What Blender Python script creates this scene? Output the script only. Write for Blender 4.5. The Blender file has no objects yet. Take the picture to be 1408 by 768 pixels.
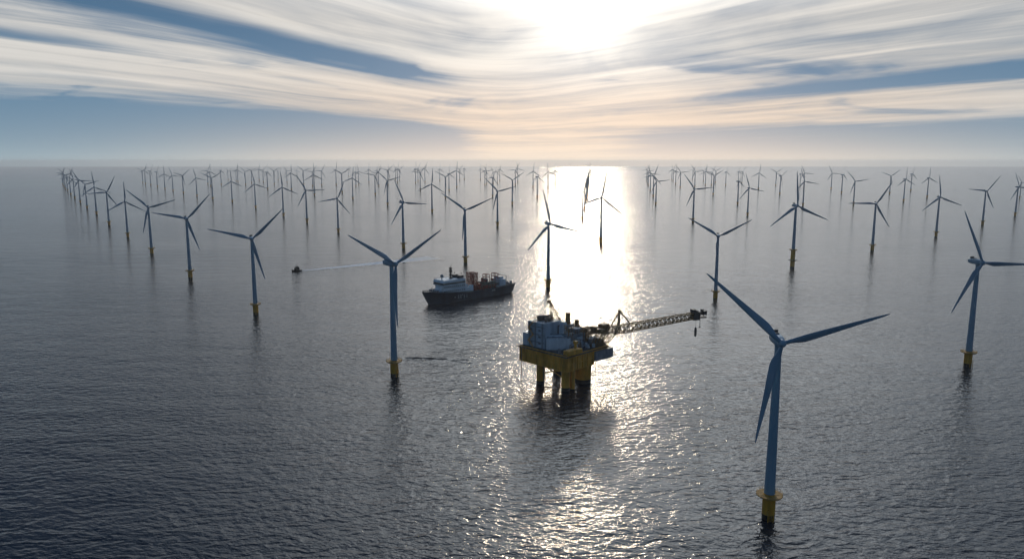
import bpy, bmesh, math, random
from mathutils import Vector, Matrix
from math import radians as R, sin, cos, pi
random.seed(7)
scn = bpy.context.scene
COL = scn.collection

# ------------------------------------------------------------------ camera
CAM_H = 170.0
cam_d = bpy.data.cameras.new('camera')
cam_d.sensor_width = 36.0
cam_d.lens = 36.0 * 1000.0 / 1408.0
cam_d.clip_start = 1.0
cam_d.clip_end = 200000.0
cam = bpy.data.objects.new('camera', cam_d)
cam.location = (0, 0, CAM_H)
cam.rotation_euler = (R(90) - math.atan(162.0 / 1000.0), 0, 0)
COL.objects.link(cam)
scn.camera = cam

# ------------------------------------------------------------------ render / colour
scn.render.engine = 'CYCLES'
scn.view_settings.view_transform = 'Standard'
scn.view_settings.look = 'None'
scn.view_settings.gamma = 1.0
scn.view_settings.exposure = 0.3
scn.view_settings.use_curve_mapping = False
scn.cycles.use_denoising = True
scn.cycles.max_bounces = 6
scn.cycles.diffuse_bounces = 2
scn.cycles.glossy_bounces = 3
scn.cycles.transmission_bounces = 2
scn.cycles.transparent_max_bounces = 8
scn.cycles.volume_bounces = 1
scn.cycles.caustics_reflective = False
scn.cycles.caustics_refractive = False

SUN_AZ, SUN_EL = R(5.5), R(12.8)
SUN_DIR = Vector((sin(SUN_AZ) * cos(SUN_EL), cos(SUN_AZ) * cos(SUN_EL), sin(SUN_EL)))


# ------------------------------------------------------------------ node helper
class NT:
    """small expression builder over a node tree"""
    def __init__(self, tree):
        self.t = tree
        self.n = tree.nodes
        self.l = tree.links

    def put(self, inp, v):
        if hasattr(v, 'is_output'):
            self.l.new(v, inp)
        else:
            inp.default_value = v

    def m(self, op, a, b=0.0, c=None, clamp=False):
        nd = self.n.new('ShaderNodeMath')
        nd.operation = op
        nd.use_clamp = clamp
        self.put(nd.inputs[0], a)
        self.put(nd.inputs[1], b)
        if c is not None:
            self.put(nd.inputs[2], c)
        return nd.outputs[0]

    def add(self, a, b): return self.m('ADD', a, b)
    def sub(self, a, b): return self.m('SUBTRACT', a, b)
    def mul(self, a, b): return self.m('MULTIPLY', a, b)
    def div(self, a, b): return self.m('DIVIDE', a, b)
    def mx(self, a, b): return self.m('MAXIMUM', a, b)
    def mn(self, a, b): return self.m('MINIMUM', a, b)

    def step(self, v, lo, hi, o0=0.0, o1=1.0):
        nd = self.n.new('ShaderNodeMapRange')
        nd.interpolation_type = 'SMOOTHSTEP'
        for i, q in enumerate((v, lo, hi, o0, o1)):
            self.put(nd.inputs[i], q)
        return nd.outputs[0]

    def gauss(self, v, c, w):
        d = self.div(self.sub(v, c), w)
        return self.m('EXPONENT', self.mul(self.mul(d, d), -1.0))

    def xyz(self, x, y, z):
        nd = self.n.new('ShaderNodeCombineXYZ')
        for i, q in enumerate((x, y, z)):
            self.put(nd.inputs[i], q)
        return nd.outputs[0]

    def sep(self, v):
        nd = self.n.new('ShaderNodeSeparateXYZ')
        self.put(nd.inputs[0], v)
        return nd.outputs[0], nd.outputs[1], nd.outputs[2]

    def vm(self, op, a, b=(0, 0, 0)):
        nd = self.n.new('ShaderNodeVectorMath')
        nd.operation = op
        self.put(nd.inputs[0], a)
        self.put(nd.inputs[1], b)
        return nd.outputs['Value'] if op in ('DOT_PRODUCT', 'LENGTH') else nd.outputs[0]

    def noise(self, vec, scale=1.0, detail=2.0, rough=0.5, dist=0.0, lac=2.0):
        nd = self.n.new('ShaderNodeTexNoise')
        self.put(nd.inputs['Vector'], vec)
        nd.inputs['Scale'].default_value = scale
        nd.inputs['Detail'].default_value = detail
        nd.inputs['Roughness'].default_value = rough
        nd.inputs['Lacunarity'].default_value = lac
        nd.inputs['Distortion'].default_value = dist
        return nd.outputs[0]

    def mix(self, f, a, b, blend='MIX'):
        nd = self.n.new('ShaderNodeMix')
        nd.data_type = 'RGBA'
        nd.blend_type = blend
        self.put(nd.inputs[0], f)
        for i, q in ((6, a), (7, b)):
            if not hasattr(q, 'is_output') and len(q) == 3:
                q = (*q, 1.0)
            self.put(nd.inputs[i], q)
        return nd.outputs[2]

    def scale(self, colr, k):
        nd = self.n.new('ShaderNodeVectorMath')
        nd.operation = 'SCALE'
        self.put(nd.inputs[0], colr)
        self.put(nd.inputs['Scale'], k)
        return nd.outputs[0]


# ------------------------------------------------------------------ sky
def build_sky():
    w = bpy.data.worlds.new('World')
    scn.world = w
    w.use_nodes = True
    t = NT(w.node_tree)
    t.n.clear()
    out = t.n.new('ShaderNodeOutputWorld')
    bg = t.n.new('ShaderNodeBackground')
    bg.inputs['Strength'].default_value = 0.1
    t.l.new(bg.outputs[0], out.inputs[0])
    tc = t.n.new('ShaderNodeTexCoord')
    d = tc.outputs['Generated']
    x, y, z0 = t.sep(d)
    z = t.mx(z0, 0.004)
    dd = t.xyz(x, y, z)
    sky = t.n.new('ShaderNodeTexSky')
    sky.sky_type = 'NISHITA'
    sky.sun_disc = False
    sky.sun_elevation = SUN_EL
    sky.sun_rotation = SUN_AZ
    sky.altitude = 100.0
    sky.air_density = 1.0
    sky.dust_density = 0.3
    sky.ozone_density = 2.5
    t.l.new(dd, sky.inputs[0])
    # angle from the sun (radians)
    ca = t.mn(t.vm('DOT_PRODUCT', d, tuple(SUN_DIR)), 0.99999)
    ang = t.m('ARCCOSINE', ca)
    # streak coordinates on a flat cloud layer: q is constant along a streak
    px = t.div(x, z)
    py = t.div(y, z)
    wv = t.vm('MULTIPLY', t.xyz(px, py, 0.0), (0.16, 0.05, 1.0))
    warp = t.sub(t.noise(wv, 1.0, 3.0, 0.5), 0.5)
    q0 = t.add(t.mul(t.m('SQRT', t.add(t.mul(px, px), 0.35)), 3.85), t.mul(t.mx(py, 0.3), 2.3))
    lq = t.add(t.m('LOGARITHM', q0, math.e), t.mul(warp, 0.5))
    lp = t.m('LOGARITHM', t.mx(py, 0.3), math.e)
    side = t.step(x, -0.45, 0.45, 0.0, 1.6)
    n1 = t.noise(t.xyz(t.mul(lq, 2.9), t.mul(lp, 0.8), side), 1.0, 4.0, 0.5, 0.5)
    n2 = t.noise(t.xyz(t.mul(lq, 10.0), t.mul(lp, 1.3), t.add(side, 3.3)), 1.0, 5.0, 0.55, 0.6)
    n3 = t.noise(t.xyz(t.mul(lq, 30.0), t.mul(lp, 2.6), t.add(side, 7.7)), 1.0, 4.0, 0.6, 0.5)
    n4 = t.noise(t.vm('MULTIPLY', t.xyz(x, z, side), (5.0, 26.0, 0.0)), 1.0, 4.0, 0.5, 0.8)
    left = t.step(x, -0.02, -0.12)
    right = t.step(x, 0.10, 0.22)
    back = t.step(y, 0.3, -0.2)
    wob = t.mul(t.sub(n2, 0.5), 0.16)
    gapL = t.mul(t.gauss(t.add(lq, wob), 3.13, 0.12), t.step(x, -0.04, -0.16))
    gapR = t.mul(t.gauss(t.add(lq, wob), 3.66, 0.10), t.step(x, 0.16, 0.42))
    gapT = t.mul(t.gauss(t.add(lq, wob), 3.42, 0.06), t.step(x, -0.30, -0.60))
    clrL = t.mul(t.step(t.add(lq, wob), 3.72, 4.42), left)
    clrR = t.mul(t.step(t.add(lq, wob), 4.1, 4.55), right)
    wisp = t.mul(t.step(n4, 0.54, 0.74), t.mul(t.step(z, 0.035, 0.06), t.step(z, 0.15, 0.10)))
    cov = t.add(t.mul(t.sub(n1, 0.5), 1.8), t.mul(t.sub(n2, 0.5), 1.1))
    cov = t.add(cov, t.mul(t.sub(n3, 0.5), 0.35))
    n5 = t.noise(t.vm('MULTIPLY', t.xyz(px, py, side), (0.75, 0.34, 1.0)), 1.0, 5.0, 0.55, 0.9)
    cov = t.add(cov, t.mul(t.sub(n5, 0.5), 1.0))
    cov = t.add(cov, 0.70)
    cov = t.sub(cov, t.mul(gapL, 1.35))
    cov = t.sub(cov, t.mul(gapR, 1.35))
    cov = t.sub(cov, t.mul(gapT, 0.8))
    cov = t.sub(cov, t.mul(clrL, 1.9))
    cov = t.sub(cov, t.mul(clrR, 1.2))
    cov = t.sub(cov, t.mul(wisp, 1.0))
    cov = t.sub(cov, t.mul(back, 0.55))
    cov = t.sub(cov, t.mul(t.step(z, 0.18, 0.38), t.step(ang, 0.30, 0.65, 0.1, 1.6)))
    cov = t.step(cov, -0.35, 1.05)
    # what the thin cloud scatters: brightest towards the sun
    glow = t.add(t.mul(t.m('EXPONENT', t.mul(ang, -5.0)), 3.6), 5.3)
    glow = t.mul(glow, t.step(t.add(t.mul(n2, 0.6), t.mul(n1, 0.4)), 0.3, 0.7, 0.88, 1.10))
    ga = t.div(ang, R(3.0))
    core = t.mul(t.m('EXPONENT', t.mul(t.mul(ga, ga), -1.0)), 9.0)
    halo = t.mul(t.m('EXPONENT', t.mul(ang, -9.0)), 3.2)
    low = t.step(z, 0.15, 0.04)
    ccol = t.mix(low, (1.0, 0.94, 0.86), (1.0, 0.78, 0.61))
    away = t.step(ang, 0.15, 0.75)
    ccol = t.mix(away, ccol, (0.98, 0.95, 0.90))
    cloud = t.scale(ccol, glow)
    deep = t.mix(t.step(z, 0.03, 0.35), (0.78, 1.85, 2.95), (0.13, 0.48, 1.08))
    clear = t.mix(0.88, t.mix(1.0, sky.outputs[0], (0.6, 0.44, 0.5), 'MULTIPLY'), deep)
    c = t.mix(cov, clear, cloud)
    # low air along the horizon
    hcol = t.mix(t.step(ang, 0.15, 0.75), (9.0, 7.4, 5.8), (3.3, 4.1, 4.4))
    hz = t.m('EXPONENT', t.mul(z, -32.0))
    c = t.mix(t.mul(hz, 0.88), c, hcol)
    # glow added above the sun, mostly out of view, to brighten water reflections
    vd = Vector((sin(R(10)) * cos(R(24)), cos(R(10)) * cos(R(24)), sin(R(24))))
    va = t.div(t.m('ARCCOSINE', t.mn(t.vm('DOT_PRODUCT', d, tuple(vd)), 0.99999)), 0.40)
    added_glow = t.mul(t.mul(t.m('EXPONENT', t.mul(t.mul(va, va), -1.0)), 20.0), t.step(z, 0.17, 0.32))
    sun_plus_added = t.vm('ADD', t.scale(t.xyz(1.0, 0.95, 0.86), t.add(core, halo)), t.scale(t.xyz(0.86, 0.95, 1.02), added_glow))
    c = t.vm('ADD', c, sun_plus_added)
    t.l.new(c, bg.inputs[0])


build_sky()
sun_d = bpy.data.lights.new('sun', 'SUN')
sun_d.energy = 0.55
sun_d.angle = R(3.0)
sun_d.color = (1.0, 0.84, 0.62)
sun = bpy.data.objects.new('sun', sun_d)
sun.rotation_euler = (-SUN_DIR).to_track_quat('-Z', 'Y').to_euler()
sun.location = (0, 0, 400)
COL.objects.link(sun)


# ------------------------------------------------------------------ materials
def paint(name, colr, rough=0.5, metal=0.0, var=0.12, scale=0.6, streak=True, spec=0.5):
    """painted or bare surface with weathering that belongs to the thing"""
    mt = bpy.data.materials.new(name)
    mt.use_nodes = True
    t = NT(mt.node_tree)
    b = t.n['Principled BSDF']
    tc = t.n.new('ShaderNodeTexCoord')
    v = tc.outputs['Object']
    n = t.noise(t.vm('MULTIPLY', v, (1.0, 1.0, 0.25 if streak else 1.0)), scale, 5.0, 0.6)
    dark = tuple(q * (1 - 2.2 * var) for q in colr)
    lite = tuple(min(1, q * (1 + var)) for q in colr)
    c = t.mix(t.step(n, 0.3, 0.7), dark, lite)
    t.put(b.inputs['Base Color'], c)
    t.put(b.inputs['Roughness'], t.step(n, 0.3, 0.7, rough * 1.2, rough * 0.85))
    b.inputs['Metallic'].default_value = metal
    b.inputs['Specular IOR Level'].default_value = spec
    return mt


def wave_normal(t, pos, k=1.0):
    """normal of a wind sea from finite differences of summed wave noise"""
    big = t.noise(t.vm('MULTIPLY', pos, (0.0012, 0.003, 0.0)), 1.0, 3.0, 0.55)
    patch = t.step(big, 0.30, 0.70, 0.72, 1.22)

    def height(v):
        a = t.noise(t.vm('MULTIPLY', v, (0.017, 0.036, 0.0)), 1.0, 1.0, 0.5)
        r1 = t.n.new('ShaderNodeVectorRotate'); r1.rotation_type = 'Z_AXIS'
        t.put(r1.inputs['Vector'], v); r1.inputs['Angle'].default_value = R(-9)
        b = t.noise(t.vm('MULTIPLY', r1.outputs[0], (0.06, 0.125, 0.0)), 1.0, 2.0, 0.5, 0.35)
        b = t.m('ABSOLUTE', t.sub(b, 0.5))
        r2 = t.n.new('ShaderNodeVectorRotate'); r2.rotation_type = 'Z_AXIS'
        t.put(r2.inputs['Vector'], v); r2.inputs['Angle'].default_value = R(16)
        c = t.noise(t.vm('MULTIPLY', r2.outputs[0], (0.19, 0.31, 0.0)), 1.0, 2.0, 0.55, 0.2)
        e = t.noise(t.vm('MULTIPLY', v, (1.4, 1.15, 0.0)), 1.0, 3.0, 0.6)
        h = t.add(t.mul(a, 2.4), t.mul(b, -2.7))
        h = t.add(h, t.mul(c, 1.2))
        return t.add(h, t.mul(e, 0.29))
    eps = 0.25
    h0 = height(pos)
    hx = height(t.vm('ADD', pos, (eps, 0, 0)))
    hy = height(t.vm('ADD', pos, (0, eps, 0)))
    s = t.mul(patch, -0.62 * k / eps)
    nx = t.mul(t.sub(hx, h0), s)
    ny = t.mul(t.sub(hy, h0), s)
    return t.vm('NORMALIZE', t.xyz(nx, ny, 1.0))


def water_material(name, foam=None, k=1.0):
    mt = bpy.data.materials.new(name)
    mt.use_nodes = True
    t = NT(mt.node_tree)
    b = t.n['Principled BSDF']
    geo = t.n.new('ShaderNodeNewGeometry')
    nrm = wave_normal(t, geo.outputs['Position'], k)
    t.put(b.inputs['Normal'], nrm)
    b.inputs['Base Color'].default_value = (0.001, 0.012, 0.028, 1)
    b.inputs['IOR'].default_value = 1.333
    b.inputs['Roughness'].default_value = 0.1
    return mt, t, b


# ------------------------------------------------------------------ mesh helpers
class MB:
    """collects shapes and links them as one mesh object"""
    def __init__(self):
        self.bm = bmesh.new()

    def box(self, x0, x1, y0, y1, z0, z1, bev=0.0, mat=None):
        c = Vector(((x0 + x1) / 2, (y0 + y1) / 2, (z0 + z1) / 2))
        r = bmesh.ops.create_cube(self.bm, size=1.0)
        vs = r['verts']
        for v in vs:
            v.co = Vector((v.co.x * (x1 - x0), v.co.y * (y1 - y0), v.co.z * (z1 - z0)))
            v.co += c
            if mat is not None:
                v.co = mat @ v.co
        if bev:
            es = {e for v in vs for e in v.link_edges}
            bmesh.ops.bevel(self.bm, geom=list(es), offset=bev, segments=2, affect='EDGES', profile=0.6)
        return self

    def bar(self, p, q, w=0.3, n=4, w2=None):
        """round or square bar between two points"""
        p, q = Vector(p), Vector(q)
        d = (q - p)
        if d.length < 1e-6:
            return self
        up = Vector((0, 0, 1)) if abs(d.normalized().z) < 0.95 else Vector((1, 0, 0))
        a = d.cross(up).normalized()
        b = d.cross(a).normalized()
        w2 = w if w2 is None else w2
        ring = []
        for (o, ww) in ((p, w), (q, w2)):
            ring.append([self.bm.verts.new(o + (a * cos(2 * pi * (k + .5) / n) + b * sin(2 * pi * (k + .5) / n)) * ww * 0.5) for k in range(n)])
        for k in range(n):
            self.bm.faces.new((ring[0][k], ring[0][(k + 1) % n], ring[1][(k + 1) % n], ring[1][k]))
        self.bm.faces.new(ring[0])
        self.bm.faces.new(ring[1][::-1])
        return self

    def lathe(self, prof, n=24, c=(0, 0), mat=None, cap=True):
        """profile of (radius, z) turned about a vertical axis"""
        rings = []
        for r, z in prof:
            ring = []
            for k in range(n):
                a = 2 * pi * k / n
                co = Vector((c[0] + r * cos(a), c[1] + r * sin(a), z))
                ring.append(self.bm.verts.new(mat @ co if mat is not None else co))
            rings.append(ring)
        for i in range(len(rings) - 1):
            for k in range(n):
                self.bm.faces.new((rings[i][k], rings[i][(k + 1) % n], rings[i + 1][(k + 1) % n], rings[i + 1][k]))
        if cap:
            self.bm.faces.new(rings[0][::-1])
            self.bm.faces.new(rings[-1])
        return self

    def loft(self, secs, closed=True, cap=True):
        rings = [[self.bm.verts.new(Vector(p)) for p in s] for s in secs]
        n = len(rings[0])
        for i in range(len(rings) - 1):
            for k in range(n if closed else n - 1):
                self.bm.faces.new((rings[i][k], rings[i][(k + 1) % n], rings[i + 1][(k + 1) % n], rings[i + 1][k]))
        if cap:
            self.bm.faces.new(rings[0][::-1])
            self.bm.faces.new(rings[-1])
        return self

    def truss(self, p, q, w0, w1, bays, th=0.3, flat=None):
        """four-chord lattice from p to q"""
        p, q = Vector(p), Vector(q)
        d = (q - p).normalized()
        up = Vector((0, 0, 1)) if abs(d.z) < 0.9 else Vector((1, 0, 0))
        a = d.cross(up).normalized()
        b = a.cross(d).normalized()
        st = []
        for i in range(bays + 1):
            f = i / bays
            o = p.lerp(q, f)
            h = (w0 + (w1 - w0) * f) / 2
            st.append([o + a * h * sx + b * h * sz for sx, sz in ((-1, -1), (1, -1), (1, 1), (-1, 1))])
        for k in range(4):
            self.bar(st[0][k], st[-1][k], th * 1.5)
        for i in range(bays + 1):
            for k in range(4):
                self.bar(st[i][k], st[i][(k + 1) % 4], th)
        for i in range(bays):
            for k in range(4):
                if (i + k) % 2:
                    self.bar(st[i][k], st[i + 1][(k + 1) % 4], th)
                else:
                    self.bar(st[i][(k + 1) % 4], st[i + 1][k], th)
        return self

    def rail(self, pts, h=1.2, step=2.0, th=0.1, closed=False):
        pts = [Vector(p) for p in pts]
        if closed:
            pts = pts + [pts[0]]
        for a, b in zip(pts[:-1], pts[1:]):
            n = max(1, int((b - a).length / step))
            for i in range(n + 1):
                o = a.lerp(b, i / n)
                self.bar(o, o + Vector((0, 0, h)), th)
            for f in (0.5, 1.0):
                self.bar(a + Vector((0, 0, h * f)), b + Vector((0, 0, h * f)), th)
        return self

    def mesh(self, name, mat, smooth=None):
        bmesh.ops.recalc_face_normals(self.bm, faces=self.bm.faces[:])
        me = bpy.data.meshes.new(name)
        self.bm.to_mesh(me)
        self.bm.free()
        me.materials.append(mat)
        if smooth is not None:
            for p in me.polygons:
                p.use_smooth = True
            me.set_sharp_from_angle(angle=R(smooth))
        return me

    def build(self, name, mat, parent=None, smooth=None):
        o = bpy.data.objects.new(name, self.mesh(name, mat, smooth))
        COL.objects.link(o)
        if parent is not None:
            o.parent = parent
        return o


def place(me, name, parent, mat=None):
    o = bpy.data.objects.new(name, me)
    COL.objects.link(o)
    o.parent = parent
    if mat is not None:
        o.matrix_local = mat
    return o


def thing(name, label, cat, loc=(0, 0, 0), rz=0.0, group=None):
    o = bpy.data.objects.new(name, None)
    COL.objects.link(o)
    o.empty_display_size = 5
    o.location = loc
    o.rotation_euler = (0, 0, rz)
    o['label'] = label
    o['category'] = cat
    if group:
        o['group'] = group
    return o


# ------------------------------------------------------------------ sea
def build_sea():
    mt, t, b = water_material('sea_water')
    bm = bmesh.new()
    cuts = [-24900, -9000, -3000, -800, 0, 800, 3000, 9000, 24900]
    g = [[bm.verts.new((x, y, 0)) for y in cuts] for x in cuts]
    for i in range(8):
        for j in range(8):
            bm.faces.new((g[i][j], g[i + 1][j], g[i + 1][j + 1], g[i][j + 1]))
    me = bpy.data.meshes.new('sea')
    bm.to_mesh(me)
    bm.free()
    me.materials.append(mt)
    o = bpy.data.objects.new('sea', me)
    COL.objects.link(o)
    o['kind'] = 'structure'
    return mt


SEA = build_sea()


def build_haze():
    m = MB().box(-25000, 25000, -25000, 25000, -1.0, 200.0)
    mt = bpy.data.materials.new('sea_haze')
    mt.use_nodes = True
    nt = mt.node_tree
    nt.nodes.clear()
    out = nt.nodes.new('ShaderNodeOutputMaterial')
    v = nt.nodes.new('ShaderNodeVolumePrincipled')
    v.inputs['Color'].default_value = (0.93, 0.96, 1.0, 1)
    v.inputs['Density'].default_value = 4.0e-5
    v.inputs['Anisotropy'].default_value = 0.45
    nt.links.new(v.outputs[0], out.inputs['Volume'])
    o = m.build('haze', mt)
    o['kind'] = 'stuff'


build_haze()

# ------------------------------------------------------------------ wind turbines
M_TOWER = paint('turbine_paint', (0.20, 0.36, 0.48), 0.42, var=0.05, scale=0.08)
M_BLADE = paint('blade_gelcoat', (0.18, 0.33, 0.45), 0.38, var=0.04, scale=0.06, streak=False)
M_YELLOW = paint('yellow_foundation_paint', (0.68, 0.36, 0.03), 0.5, var=0.14, scale=0.35)
M_RUST = paint('rusty_yellow_steel', (0.50, 0.27, 0.06), 0.7, var=0.2, scale=0.8)
M_WET = paint('wet_dark_growth', (0.018, 0.020, 0.018), 0.45, var=0.25, scale=0.9)
M_DARK = paint('dark_steel', (0.05, 0.052, 0.055), 0.55, var=0.2)

HUB_H = 85.0
ROTOR_Y = -5.2
R_BLADE = 46.5


def blade_mesh():
    secs = []
    st = [(1.2, 1.9, 1.9, 0), (3.0, 1.9, 1.85, 2), (5.5, 2.5, 1.5, 14), (8.5, 3.6, 1.1, 17), (11, 3.95, 0.95, 15), (15, 3.7, 0.8, 12),
          (21, 3.1, 0.6, 8), (28, 2.5, 0.45, 5), (35, 1.95, 0.33, 3), (42, 1.4, 0.22, 1), (47, 0.95, 0.14, 0), (49.3, 0.5, 0.08, 0), (50.0, 0.12, 0.03, 0)]
    for r, ch, th, tw in st:
        r *= R_BLADE / 50.0
        a = R(tw + 6)
        ring = []
        f = min(1.0, max(0.0, (r - 3.0) / 6.0))
        for k in range(14):
            u = 2 * pi * k / 14
            ex = cos(u) * 0.5
            ey = sin(u) * 0.5
            if f > 0:
                ey *= (1 - f) + f * (0.55 + 0.75 * (0.5 - ex))
            x = (ex + 0.20 * f) * ch
            y = ey * th
            # flap bend towards the wind near the tip
            ring.append((x * cos(a) - y * sin(a), x * sin(a) + y * cos(a) - 0.0009 * r * r, r))
        secs.append(ring)
    return MB().loft(secs).mesh('blade', M_BLADE, 45)


def tower_mesh():
    z0, z1 = 12.6, 82.6
    prof = []
    for i in range(13):
        f = i / 12
        prof.append((2.45 - 0.95 * f, z0 + (z1 - z0) * f))
    m = MB().lathe(prof, 32)
    for f in (0.0, 0.33, 0.66, 0.985):
        z = z0 + (z1 - z0) * f
        r = 2.45 - 0.95 * f
        m.lathe([(r + .002, z + .02), (r + 0.07, z + 0.05), (r + 0.07, z + 0.3), (r + .002, z + 0.35)], 32, cap=False)
    return m.mesh('tower', M_TOWER, 40)


def foundation_mesh(top=12.0):
    m = MB().lathe([(2.95, 2.6), (2.95, top - 2.2), (3.15, top - 1.7), (3.15, top - .25), (2.6, top + .4)], 32)
    return m.mesh('foundation', M_YELLOW, 40)


def splash_mesh(top=2.62):
    return MB().lathe([(2.9, -3.0), (2.93, top - .3), (2.975, top), (2.7, top + .05)], 32).mesh('splash_zone', M_WET, 40)


def walkway_mesh(z=12.0, r=5.9, mat=None):
    m = MB().lathe([(2.7, z - .1), (3.3, z - .55), (r - .3, z - .5), (r, z - .35), (r, z + .12), (r - .15, z + .14), (2.7, z + .02)], 36)
    for k in range(12):
        a = 2 * pi * k / 12
        m.bar((3.0 * cos(a), 3.0 * sin(a), z - 1.9), ((r - .3) * cos(a), (r - .3) * sin(a), z - .5), .28)
    return m.mesh('walkway', mat or M_RUST)


def railing_mesh(z=12.1, r=5.75):
    pts = [(r * cos(2 * pi * k / 20), r * sin(2 * pi * k / 20), z) for k in range(20)]
    return MB().rail(pts, 1.25, 2.2, .11, True).mesh('railing', M_YELLOW)


def ladder_mesh():
    m = MB()
    for s in (-1, 1):
        m.bar((s * .45, -3.5, -1.5), (s * .45, -3.5, 12.6), .16)
        m.bar((s * 1.2, -4.0, -2.0), (s * 1.2, -4.0, 6.0), .45, 8)
        for z in (1.0, 5.6):
            m.bar((s * 1.2, -4.0, z), (s * .9, -2.6, z), .25)
    for i in range(26):
        m.bar((-.45, -3.5, -.6 + i * .5), (.45, -3.5, -.6 + i * .5), .08)
    return m.mesh('boat_landing', M_YELLOW)


def door_mesh():
    a = R(60)
    mt = Matrix.Rotation(a, 4, 'Z')
    return MB().box(-.5, .5, -2.52, -2.38, 13.0, 15.1, .03, mt).mesh('door', M_DARK)


def nacelle_mesh():
    secs = []
    for y, w, h, zc in ((-3.3, 2.9, 3.0, 0.0), (-2.4, 3.7, 3.8, 0.05), (0, 4.2, 4.2, .15), (5.0, 4.2, 4.2, .15), (8.3, 3.8, 3.7, .2), (9.4, 2.9, 2.7, .3)):
        ring = []
        for k in range(20):
            u = 2 * pi * k / 20
            cx = abs(cos(u)) ** .45 * (1 if cos(u) >= 0 else -1)
            cz = abs(sin(u)) ** .45 * (1 if sin(u) >= 0 else -1)
            ring.append((cx * w / 2, y, HUB_H + zc + cz * h / 2))
        secs.append(ring)
    m = MB().loft(secs)
    m.lathe([(1.5, 82.3), (1.65, 82.5), (1.65, 83.3)], 24)
    return m.mesh('nacelle', M_TOWER, 35)


def cooler_mesh():
    m = MB().box(-1.5, 1.5, 6.2, 7.0, HUB_H + 2.15, HUB_H + 3.6, .08)
    m.box(-1.2, 1.2, 3.2, 5.0, HUB_H + 2.2, HUB_H + 2.7, .08)
    m.bar((.9, 8, HUB_H + 2.0), (.9, 8, HUB_H + 4.2), .1)
    return m.mesh('cooler', M_DARK)


def hub_mesh():
    rot = Matrix.Rotation(R(90), 4, 'X')
    prof = [(1.35, 0.0), (1.75, .3), (1.85, 1.2), (1.8, 2.2), (1.5, 3.1), (.95, 3.7), (.35, 4.0), (.05, 4.06)]
    m = MB().lathe(prof, 24, mat=Matrix.Translation((0, -3.25, HUB_H)) @ rot)
    return m.mesh('hub', M_TOWER, 50)


BL, TW, FD, SP, WK, RL, LD, DR, NC, CO, HB = (blade_mesh(), tower_mesh(), foundation_mesh(), splash_mesh(), walkway_mesh(), railing_mesh(),
                                              ladder_mesh(), door_mesh(), nacelle_mesh(), cooler_mesh(), hub_mesh())
TALL = None
FARM = 'wind turbines of the offshore farm'


def turbine(x, y, s, phase, psi, label, near, tall=False):
    t = thing('wind_turbine', label, 'wind turbine', (x, y, 0), R(psi), FARM)
    t.scale = (s, s, s)
    if tall:
        f = place(TALL_FD, 'foundation', t)
        place(TALL_SP, 'splash_zone', f)
        place(TALL_W1, 'walkway', f)
        place(TALL_W2, 'lower_collar', f)
    else:
        f = place(FD, 'foundation', t)
        place(SP, 'splash_zone', f)
        place(WK, 'walkway', f)
        if near:
            place(RL, 'railing', f)
            place(LD, 'boat_landing', f)
    tw = place(TW, 'tower', t)
    nc = place(NC, 'nacelle', t)
    if near:
        place(DR, 'door', tw)
        place(CO, 'cooler', nc)
    place(HB, 'hub', t)
    for k in range(3):
        m = Matrix.Translation((0, ROTOR_Y, HUB_H)) @ Matrix.Rotation(R(phase + 120 * k), 4, 'Y')
        place(BL, 'blade', t, m)
    return t


TALL_FD = foundation_mesh(26.0)
TALL_SP = splash_mesh(11.0)
TALL_W1 = walkway_mesh(26.0, 5.6)
TALL_W2 = walkway_mesh(11.6, 5.8, M_DARK)

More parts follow.
